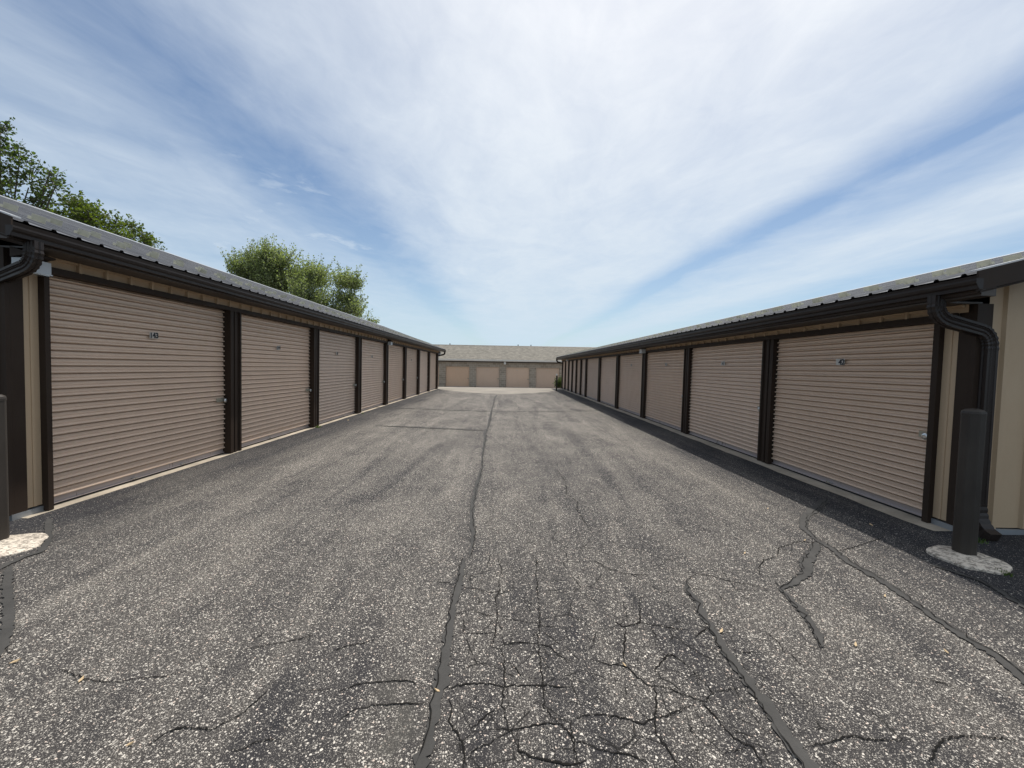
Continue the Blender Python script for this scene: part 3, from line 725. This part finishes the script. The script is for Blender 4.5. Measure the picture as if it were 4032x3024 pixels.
    m = MB(); m.box((X(e0 + .0305), ys - .01, Hs + .001), (X(D + .02), ye + .01, Hs + .018)); m.box((X(e0 + .0305), ya + .013, Hs + .001), (X(e0 + .16), ys - .011, Zr - .052)); m.box((X(e0 + .0305), ye + .011, Hs + .001), (X(e0 + .16), yb - .013, Zr - .052)); m.build('soffit', M_['soffit'], root)
    for y_ in (ya, yb):     # rake boards and boxed soffit return
        s = 1 if y_ == ya else -1
        m = MB(); m.prism([(X(G + .02), Zr + .016), (X(xr), zr + .016), (X(e1), Zr + .016), (X(e1), Zr - .155), (X(xr), zr - .155), (X(G + .02), Zr - .155)], 'y', y_ - s * .004, y_ + s * .0115)
        m.prism([(X(G + .06), Zr - .15), (X(xr), zr - .15), (X(e1 - .02), Zr - .15), (X(e1 - .02), Zr - .165), (X(xr), zr - .165), (X(G + .06), Zr - .165)], 'y', y_ + s * .012, (ys if s > 0 else ye) - s * .001)
        m.build('rake_board', M_['brown'], root)
        m = MB(); m.prism([(X(G + .015), Zr + .030), (X(xr), zr + .030), (X(xr), zr + .0205), (X(G + .015), Zr + .0205)], 'y', y_ - s * .008, y_ + s * .07); m.build('rake_flashing', M_['ridge'], root)
    # K-style gutter
    gp = [(G + .045, Zl - .004), (G + .045, Zg), (G + .048 - .02, Zg - .004), (G + .012, Zg), (G + .010, Zg + .030), (G - .008, Zg + .045), (G - .014, Zl - .016), (G - .014, Zl), (G - .001, Zl), (G - .001, Zl - .012), (G - .004, Zl - .016), (G + .002, Zg + .048), (G + .018, Zg + .034), (G + .022, Zg + .008), (G + .04, Zg + .008), (G + .04, Zl - .004)]
    m = MB(); m.prism([(X(a), b) for a, b in gp], 'y', ya - .02, yb + .02)
    for y_ in (ya - .0225, yb + .0205):
        m.prism([(X(a), b) for a, b in [(G + .046, Zl), (G + .046, Zg - .004), (G + .012, Zg - .004), (G - .016, Zg + .045), (G - .016, Zl)]], 'y', y_, y_ + .002)
    y = ya + .6
    while y < yb: m.box((X(G), y, Zl - .008), (X(G + .044), y + .02, Zl - .003)); y += .75
    m.build('gutter', M_['brownlip'], root)
    for yo, y, kick in c['spouts']: downspout(root, sg, G + .04, D + .055, yo, y, Zg + .002, zb - .03, kick)
    return root

Z0 = 1.553
def Lp(k): return (7.06 + 3.05 * k, 7.06 + 3.05 * k + .29)
lp = [Lp(k) for k in range(7)]
ld = [(4.30, 7.06)] + [(lp[k][1], lp[k + 1][0]) for k in range(6)] + [(lp[6][1], 28.41)]
left = storage_row(dict(sg=-1, D=4.84, Df=4.705, De=4.77, y0=4.00, y1=29.1, zb=-.052, top=.855 + Z0, trim=.92 + Z0, soffit=1.022 + Z0,
    G=4.30, zgut=1.045 + Z0, zlip=1.128 + Z0, zroof=1.19 + Z0, w=4.6, p=.345, jamb0=4.25, post1=28.70, pil=lp,
    jambs=[(4.25, 4.30), (28.41, 28.70)], doors=ld, pitch=.083, latch=.935, tabs=(-.12, .17), latchlen=.2, sillw=.15, oh0=.34, oh1=.40, locks=(0, 1, 2, 3, 4, 5),
    nums={0: ('143', 5.649, .318 + Z0, '111'), 1: ('144', 8.70, .300 + Z0, '111'), 2: ('145', 11.70, .285 + Z0, '011'), 3: ('146', 14.75, .28 + Z0, '011'), 5: ('148', 20.9, .28 + Z0, '011')},
    spouts=[(3.84, 3.975, -1), (29.24, 29.17, 1)],
    label='long storage row on the left with eight wide tan roll-up doors numbered from 143'))
r0 = 6.60; rp = [(r0 + 3.06 * k + .03, r0 + 3.06 * k + .32) for k in range(5)] + [(22.03, 22.32)] + [(22.03 + 1.54 * k, 22.03 + 1.54 * k + .27) for k in range(1, 6)]
rd = [(4.13, rp[0][0])] + [(rp[k][1], rp[k + 1][0]) for k in range(len(rp) - 1)] + [(rp[-1][1], 31.24)]
right = storage_row(dict(sg=1, D=4.50, Df=4.405, De=4.457, y0=3.82, y1=31.75, zb=.055, top=.575 + Z0, trim=.645 + Z0, soffit=.716 + Z0,
    G=3.98, zgut=.770 + Z0, zlip=.855 + Z0, zroof=.905 + Z0, w=4.6, p=.267, jamb0=4.07, post1=31.50, pil=rp,
    jambs=[(4.07, 4.13), (31.24, 31.50)], doors=rd, pitch=.0735, latch=.90, tabs=(.02,), latchlen=.11, sillw=.16, oh0=.40, oh1=.03, locks=(0, 1, 2, 3),
    nums={0: ('142', 5.339, .182 + Z0, '011'), 1: ('141', 8.252, .198 + Z0, '010'), 2: ('140', 11.2, .20 + Z0, '010'), 3: ('139', 14.3, .20 + Z0, '010')},
    spouts=[(3.76, 3.765, -1), (31.68, 31.81, 1)],
    label='long storage row on the right in shade, door 142 nearest, ending in narrow doors'))

# ------------------------------------------------------------------ wall lights
def wall_light(sg, Df, y, z, label):
    r = empty('wall_light', (sg * Df, y, z)); tag(r, label, 'wall light', 'wall lights above the doors'); s = -sg
    m = MB(); m.box((0, 0, 0), (s * .13, .22, .115)); m.box((0, -.006, -.012), (s * .138, .226, -.0005)); m.build('housing', M_['white'], r)
    m = MB(); m.prism([(0, .118), (s * .16, .150), (s * .16, .165), (0, .215)], 'y', -.012, .235); m.box((s * -.0, .02, .116), (s * .05, .2, .1175)); m.build('shade_wedge', M_['brown'], r)  # brown wedge stands in for the shade above the housing; thin plate joins it
    m = MB(); m.box((s * .012, .015, -.018), (s * .125, .205, -.0125)); m.build('lens', M_['steel'], r)
wall_light(-1, 4.70, 3.975, .815 + Z0, 'pale metal light box behind the downspout elbow beside door 143')
wall_light(-1, 4.70, 16.33, .80 + Z0, 'small white light box halfway along the left row, under the gutter')
wall_light(-1, 4.70, 28.75, .80 + Z0, 'tiny white light box at the far end of the left row')
wall_light(1, 4.40, 12.70, .575 + Z0, 'small pale light box above the third dark pilaster of the right row')
wall_light(1, 4.40, 28.25, .575 + Z0, 'tiny pale light box near the narrow far doors of the right row')

# ------------------------------------------------------------------ back building
def back_building():
    r = empty('block_storage_building', (0, 39.0, -.40)); r.rotation_euler = (0, -.0085, 0)
    tag(r, 'concrete block storage building with grey shingle roof closing the far end', 'storage building')
    x0, x1, H = -12.6, 13.0, 2.56
    op = [(-5.64 + 2.885 * k, -3.40 + 2.885 * k) for k in range(-2, 6)]
    Hd = 1.965; dz = .02
    m = MB(); e = x0
    for a, b in op: m.box((e, 0, 0), (a, .2, Hd + .02)); e = b
    m.box((e, 0, 0), (x1, .2, Hd + .02)); m.box((x0, 0, Hd + .02), (x1, .2, H)); m.box((x0, .2, 0), (x0 + .2, 10.4, H)); m.box((x1 - .2, .2, 0), (x1, 10.4, H)); m.box((x0 + .2, 10.2, 0), (x1 - .2, 10.4, H))
    m.build('block_wall', M_['block'], r)
    for a, b in op:
        prof = []; z = .07
        while z < Hd:
            prof += [(z, 0), (z + .04, 0), (z + .046, .026), (z + .062, .026), (z + .073, 0)]; z += .075
        prof = [q_ for q_ in prof if q_[0] < Hd + .02] + [(Hd + .02, 0)]
        v = []; f = []
        for z, d in prof: v += [(a + .003, .13 - d, z), (b - .003, .13 - d, z)]
        for i in range(len(prof) - 1): f.append((2 * i, 2 * i + 1, 2 * i + 3, 2 * i + 2))
        d_ = mesh('door', v, f, M_['door'], r, recalc=False)
        MB().box((a + .01, .11, .01), (b - .01, .14, .068)).build('bottom_bar', M_['bar'], d_)
        MB().box((b - .2, .085, .84), (b - .03, .112, .90)).build('latch', M_['brass'], d_)
        MB().box((a + .98, .112, 1.68), (a + 1.12, .114, 1.74)).build('number_sticker', M_['sticker'], d_)
    m = MB(); m.box((x0, -.35, H - .02), (x1, 0, H)); m.box((x0, -.02, H - .14), (x1, -.001, H - .021)); m.build('soffit', M_['soffit'], r)
    for nm, g in (('gutter', [(-.36, H + .135), (-.36, H - .03), (-.40, H - .03), (-.445, H + .03), (-.455, H + .135)]),):
        MB().prism(g, 'x', x0 - .1, x1 + .1).build(nm, M_['whitepaint'], r)
    w = 5.45; p = .302; v = []; f = []; uv = []
    for side in (0, 1):
        o = len(v); n = 8
        for i in range(n + 1):
            for j in range(5):
                s = w * j / 4; y = -.36 + s if side == 0 else -.36 + w + s; z = H + .10 + (p * s if side == 0 else p * (w - s))
                v.append((x0 - .3 + (x1 - x0 + .6) * i / n, y, z)); uv.append((v[-1][0], s))
        for i in range(n):
            for j in range(4):
                a = o + i * 5 + j; f.append((a, a + 5, a + 6, a + 1))
    o = mesh('roof', v, f, M_['shingle'], r, recalc=False); ul = o.data.uv_layers.new(name='UVMap')
    for l_ in o.data.loops: ul.data[l_.index].uv = uv[l_.vertex_index]
    MB().prism([(-.36 + w - .14, H + .1 + p * w - .03), (-.36 + w, H + .13 + p * w), (-.36 + w + .14, H + .1 + p * w - .03)], 'x', x0 - .3, x1 + .3).build('ridge_cap', M_['soffit'], r)
    MB().prism([(0, H), (w * 2 - .72, H), (w - .36, H + .06 + p * w - .15)], 'x', x0, x0 + .2).prism([(0, H), (w * 2 - .72, H), (w - .36, H + .06 + p * w - .15)], 'x', x1 - .2, x1).build('gable', M_['block'], r)
    for x in (1.4, 2.8, -6.0):
        ms = MB(); ms.limb([(x, w - .1, H + p * w), (x, w - .1, H + p * w + .22)], [.045, .045], 8); ms.limb([(x, w - .1, H + p * w + .22), (x, w - .1, H + p * w + .27)], [.08, .06], 8)
        ms.build('vent_pipe', M_['soffit'], r)
    return r
back_building()
lr = empty('floodlight', (-.02, 38.97, 1.92)); tag(lr, 'white floodlight fixed high on the block wall between the far doors', 'wall light')
MB().box((-.06, -.03, .1), (.06, .03, .3)).build('mount', M_['whitepaint'], lr)
m = MB(); m.prism([(-.031, .28), (-.25, .16), (-.30, .0), (-.22, -.08), (-.06, .06)], 'x', -.10, .10); m.build('lamp_head', M_['whitepaint'], lr)

# ------------------------------------------------------------------ bollards
def bollard(x, y, h, r, pad, label, capmat, ch=.055):
    z = gz(x, y); o = empty('bollard', (x, y, z)); tag(o, label, 'bollard')
    def ring(rr, zz, n=8, off=math.pi / 8):
        out = []
        for k in range(n):
            a0 = off + 2 * math.pi * k / n
            for j in (-.09, .09): out.append((rr * math.cos(a0 + j) / math.cos(.09), rr * math.sin(a0 + j) / math.cos(.09), zz))
        return out
    m = MB(); m.tube([ring(r, -.02), ring(r, h * .5), ring(r, h - ch)]); m.build('sleeve', M_['bollard'], o)
    m = MB(); m.tube([ring(r * 1.03, h - ch + .0005), ring(r * 1.035, h - .035), ring(r * .98, h - .018), ring(r * .75, h - .004), ring(r * .35, h + .004)]); m.build('cap', capmat, o)
    if pad:
        px, py, pr = pad; n = 40; rg = []
        for rr, zz in ((1.03, -.03), (1.0, .012), (.9, .022), (.5, .026)):
            rg.append([(px + pr * rr * math.cos(2 * math.pi * k / n) * (1 + .06 * math.sin(3 * k * .31 + x) + .03 * math.sin(k * 1.3)), py + pr * rr * math.sin(2 * math.pi * k / n) * (1 + .05 * math.sin(k * .9)), zz) for k in range(n)])
        MB().tube(rg).build('concrete_footing', M_['pad'], o)
    return o
bollard(3.975, 3.36, 1.255, .075, (-.07, -.09, .24), 'dark brown bollard on a round concrete footing beside the right downspout', M_['bollard'])
bollard(-4.335, 3.50, 1.27, .083, (.15, -.13, .30), 'dark bollard at the left edge on a sunlit white concrete footing', M_['bollard'])
bollard(3.58, 27.93, 1.17, .05, None, 'slim dark post with a white top at the far right corner', M_['whitepaint'], .12)

# ------------------------------------------------------------------ plants
def leaf_quads(mb, c, n, size, spread, bias=(0, 0, 0)):
    for _ in range(n):
        p = Vector(c) + Vector((random.gauss(0, spread), random.gauss(0, spread), random.gauss(0, spread)))
        d = (Vector((random.gauss(0, 1), random.gauss(0, 1), random.gauss(0, .7))) + Vector(bias)).normalized()
        s = d.cross(Vector((random.gauss(0, 1), random.gauss(0, 1), random.gauss(0, 1)))).normalized(); q_ = size * random.uniform(.6, 1.25)
        u = d.cross(s) * q_ * .12
        mb.add([p, p + d * q_ * .45 + s * q_ * .36 + u, p + d * q_, p + d * q_ * .45 - s * q_ * .36 + u], [(0, 1, 2, 3)])
def tree(name, label, cat, group, base, lobes, leaf, mat, dens, shoots, up, trunk_r, lean=0.0, depth=1.0):
    r = empty(name, base); tag(r, label, cat, group); B = Vector(base)
    tb = MB(); lf = MB(); cx = sum(l[0] for l in lobes) / len(lobes); zmin = min(l[2] - l[3] for l in lobes); 
    fork = Vector((0, 0, max(1.5, (zmin - B.z) * .7)))
    tb.limb([(0, 0, -.1), (0.05, 0, fork.z * .5), tuple(fork)], [trunk_r * 1.2, trunk_r, trunk_r * .8], 10)
    for (x, y, z, R_) in lobes:
        C_ = Vector((x, y, z)) - B; C_.y += random.uniform(-1, 1) * R_ * depth
        mid = fork.lerp(C_, .5) + Vector((random.uniform(-.2, .2), random.uniform(-.2, .2), -R_ * .2))
        tb.limb([tuple(fork), tuple(mid), tuple(C_ - Vector((0, 0, R_ * .3)))], [trunk_r * .5, trunk_r * .3, trunk_r * .14], 6)
        ns = int(shoots * (R_ ** 1.6) + 6)
        for _ in range(ns):
            d = Vector((random.gauss(0, 1), random.gauss(0, 1) * .9, random.gauss(0, .8))).normalized()
            a = C_ + d * R_ * random.uniform(.0, .5); d2 = (d + Vector((lean, 0, up))).normalized()
            L = R_ * random.uniform(.45, .85) * (1.3 if random.random() < .3 else .85); b = a + d2 * L
            k = a.lerp(b, .5) + Vector((0, 0, -.06 * L)); tb.limb([tuple(a), tuple(k), tuple(b)], [.014, .009, .004], 3)
            n = max(4, int(dens * L))
            for i in range(n):
                u = (i + random.random()) / n; pt = a.lerp(k, u * 2) if u < .5 else k.lerp(b, u * 2 - 1)
                leaf_quads(lf, pt, 1, leaf, leaf * (.75 - .3 * u), tuple(d2 * .9))
    tb.build('trunk', M_['bark'], r, recalc=False); lf.build('crown', mat, r, recalc=False); return r
random.seed(21)
A = [(-14.85, 12.0, 7.55, 0.82), (-14.49, 12.0, 7.98, 0.41), (-14.33, 12.0, 7.29, 0.56), (-13.77, 12.0, 7.02, 0.47), (-13.68, 12.0, 6.53, 0.64), (-14.18, 12.0, 6.3, 0.82), (-13.22, 12.0, 6.51, 0.38), (-15.02, 12.0, 6.42, 0.97), (-14.05, 12.0, 5.67, 0.82), (-13.4, 12.0, 5.97, 0.45), (-12.94, 12.0, 6.7, 0.15), (-12.86, 12.0, 6.38, 0.11), (-15.6, 12.4, 7.7, .9), (-16.2, 12.6, 7.0, 1.0)]
Bl = [(-15.19, 14.0, 6.22, 0.53), (-14.56, 14.0, 6.74, 0.39), (-14.53, 14.0, 6.16, 0.66), (-14.03, 14.0, 6.39, 0.44), (-13.78, 14.0, 6.02, 0.53), (-13.37, 14.0, 5.95, 0.39), (-13.25, 14.0, 5.53, 0.48), (-12.92, 14.0, 5.63, 0.22), (-14.2, 14, 5.4, .7)]
Cl = [(-14.57, 16.0, 6.45, 0.26), (-14.14, 16.0, 6.51, 0.34), (-13.85, 16.0, 6.14, 0.32), (-14.28, 16.0, 6.03, 0.45), (-14.1, 16, 5.5, .5)]
Dl = [(-13.28, 16.0, 5.72, 0.16), (-13.4, 16, 5.45, .3)]
Tl = [(-17.63, 27.0, 7.67, 1.27), (-16.48, 27.0, 7.87, 1.35), (-15.5, 27.0, 8.06, 1.43), (-14.68, 27.0, 7.76, 1.27), (-16.81, 27.0, 6.55, 1.69), (-15.01, 27.0, 6.44, 2.02), (-13.2, 27.0, 6.82, 1.43), (-12.22, 27.0, 6.85, 1.27), (-11.23, 27.0, 6.87, 1.18), (-10.49, 27.0, 6.73, 1.05), (-10.72, 27.0, 5.57, 1.27), (-12.54, 27.0, 5.35, 1.86), (-11.21, 27.0, 4.73, 1.18), (-9.39, 27.0, 4.41, 0.51), (-10.9, 27, 4.2, 1.2), (-10.1, 27, 4.9, .9), (-12.4, 27, 4.2, 1.3), (-17.3, 27, 5.6, 1.5), (-16.9, 27, 7.1, 1.4), (-15.9, 27, 6.9, 1.5), (-14.0, 27, 6.9, 1.3)]
k_ = 34 / 27
Tl = [((x + 13.5) * 1.10 * k_ - 13.5 * k_, 34.0, (z - Z0 - .12) * k_ + Z0, r_ * k_ * 1.06) for x, y, z, r_ in Tl]
tg = 'trees standing behind the left storage row'
tree('broadleaf_tree', 'tall dark green tree with sparse gaps at the left edge above the roof', 'tree', tg, (-15.0, 12.3, -.1), A, .10, M_['leafA'], 24, 62, .5, .09)
tree('broadleaf_tree', 'low lime green tree leaning over the left roof beside the tall dark tree', 'tree', tg, (-14.6, 14.2, -.1), Bl, .10, M_['leafB'], 36, 105, .7, .12)
tree('broadleaf_tree', 'small round lime treetop just right of the larger lime one', 'tree', tg, (-14.2, 16.2, -.1), Cl, .10, M_['leafB'], 36, 120, .7, .09)
tree('broadleaf_tree', 'tiny leafy treetop peeking over the left roof ridge alone', 'tree', tg, (-13.6, 16.6, -.1), Dl, .09, M_['leafB'], 32, 140, .7, .05)
tree('broadleaf_tree', 'wide grey-green tree with upswept shoots above the middle of the left roof', 'tree', tg, (-17.0, 34.3, -.1), Tl, .15, M_['leafT'], 18, 44, 1.5, .2, .35)
# bare twiggy top beside the wide tree
bt = empty('bare_tree', (-24.6, 34.6, -.1)); tag(bt, 'thin leafless tree top left of the wide grey-green tree', 'tree', tg)
tb = MB(); tb.limb([(0, 0, 0), (.1, 0, 3.2), (.2, 0, 6.0)], [.12, .09, .05], 6)
for _ in range(34):
    z = random.uniform(4.0, 6.2); a = Vector((.18, 0, z)); d = Vector((random.uniform(-.9, .7), random.uniform(-.5, .5), random.uniform(.7, 1.3))).normalized(); L = random.uniform(1.2, 3.2)
    b = a + d * L; tb.limb([tuple(a), tuple(a.lerp(b, .5) + Vector((0, 0, .1))), tuple(b)], [.03, .02, .008], 4)
    for _ in range(4):
        u = random.uniform(.4, .95); s = a.lerp(b, u); e = s + (d + Vector((random.gauss(0, .6), random.gauss(0, .5), .2))).normalized() * random.uniform(.3, .9); tb.limb([tuple(s), tuple(e)], [.012, .004], 3)
tb.build('branches', M_['bark'], bt, recalc=False)
# shrub at the far right corner
bs = empty('shrub', (4.22, 32.6, gz(4, 32.6))); tag(bs, 'dark green shrub behind the slim post at the far right corner', 'shrub')
sb = MB(); st_ = MB()
for _ in range(60):
    a = Vector((random.uniform(-.12, .4), random.uniform(-.3, .3), 0)); b = a + Vector((random.gauss(0, .08), random.gauss(0, .1), random.uniform(.35, 1.02))); st_.limb([tuple(a), tuple(b)], [.012, .004], 3)
    for i in range(16): leaf_quads(sb, a.lerp(b, random.uniform(.2, 1)), 1, .09, .05, (0, 0, .5))
st_.build('stems', M_['bark'], bs, recalc=False); sb.build('foliage', M_['leafA'], bs, recalc=False)
# weeds in joints
def weed(x, y, n, s, label):
    o = MB()
    for _ in range(n):
        a = Vector((random.uniform(-1, 1) * s, random.uniform(-1, 1) * s * 1.5, 0)); d = Vector((random.gauss(0, .5), random.gauss(0, .5), 1)).normalized() * random.uniform(.4, 1) * s * 1.6; w = Vector((-d.y - .2, d.x + .1, 0)).normalized() * s * .14
        o.add([a - w, a + w, a + d * .6 + w * .7, a + d], [(0, 1, 2, 3)])
    r = o.build('weed', M_['weed'], recalc=False); r.location = (x, y, gz(x, y)); tag(r, label, 'weed', 'weeds growing in the joints')
weed(-4.62, 10.15, 40, .05, 'low weeds at the foot of the second left pilaster')
weed(-4.60, 13.25, 26, .035, 'tiny weeds at the foot of the third left pilaster')
weed(3.92, 3.03, 46, .030, 'low moss and weeds on the front of the right bollard footing')
weed(4.42, 3.62, 30, .035, 'small weeds below the right downspout outlet')
# dry leaves and chips on the asphalt
for i, (x, y) in enumerate(LEAF):
    L = random.uniform(.012, .022) * (1 + .12 * max(0, y - 3)); a = random.uniform(0, 3.1); c_, s_ = math.cos(a), math.sin(a)
    pts = [(-L, 0, 0), (-.3 * L, .38 * L, .3 * L), (.6 * L, .3 * L, .12 * L), (L, 0, .02), (.4 * L, -.3 * L, .1 * L), (-.4 * L, -.36 * L, .25 * L)]
    pts = [(u * c_ - v * s_, u * s_ + v * c_, w * .5) for u, v, w in pts]
    top = [(p[0], p[1], p[2] + .002) for p in pts]
    o = mesh('dry_leaf', pts + top, [(5, 4, 3, 2, 1, 0), (6, 7, 8, 9, 10, 11)] + [(k, (k + 1) % 6, 6 + (k + 1) % 6, 6 + k) for k in range(6)], M_['dry']); o.location = (x, y, gz(x, y) + .006)
    tag(o, 'small pale dry leaf fragment lying on the asphalt', 'leaf', 'dry leaf fragments scattered on the asphalt')
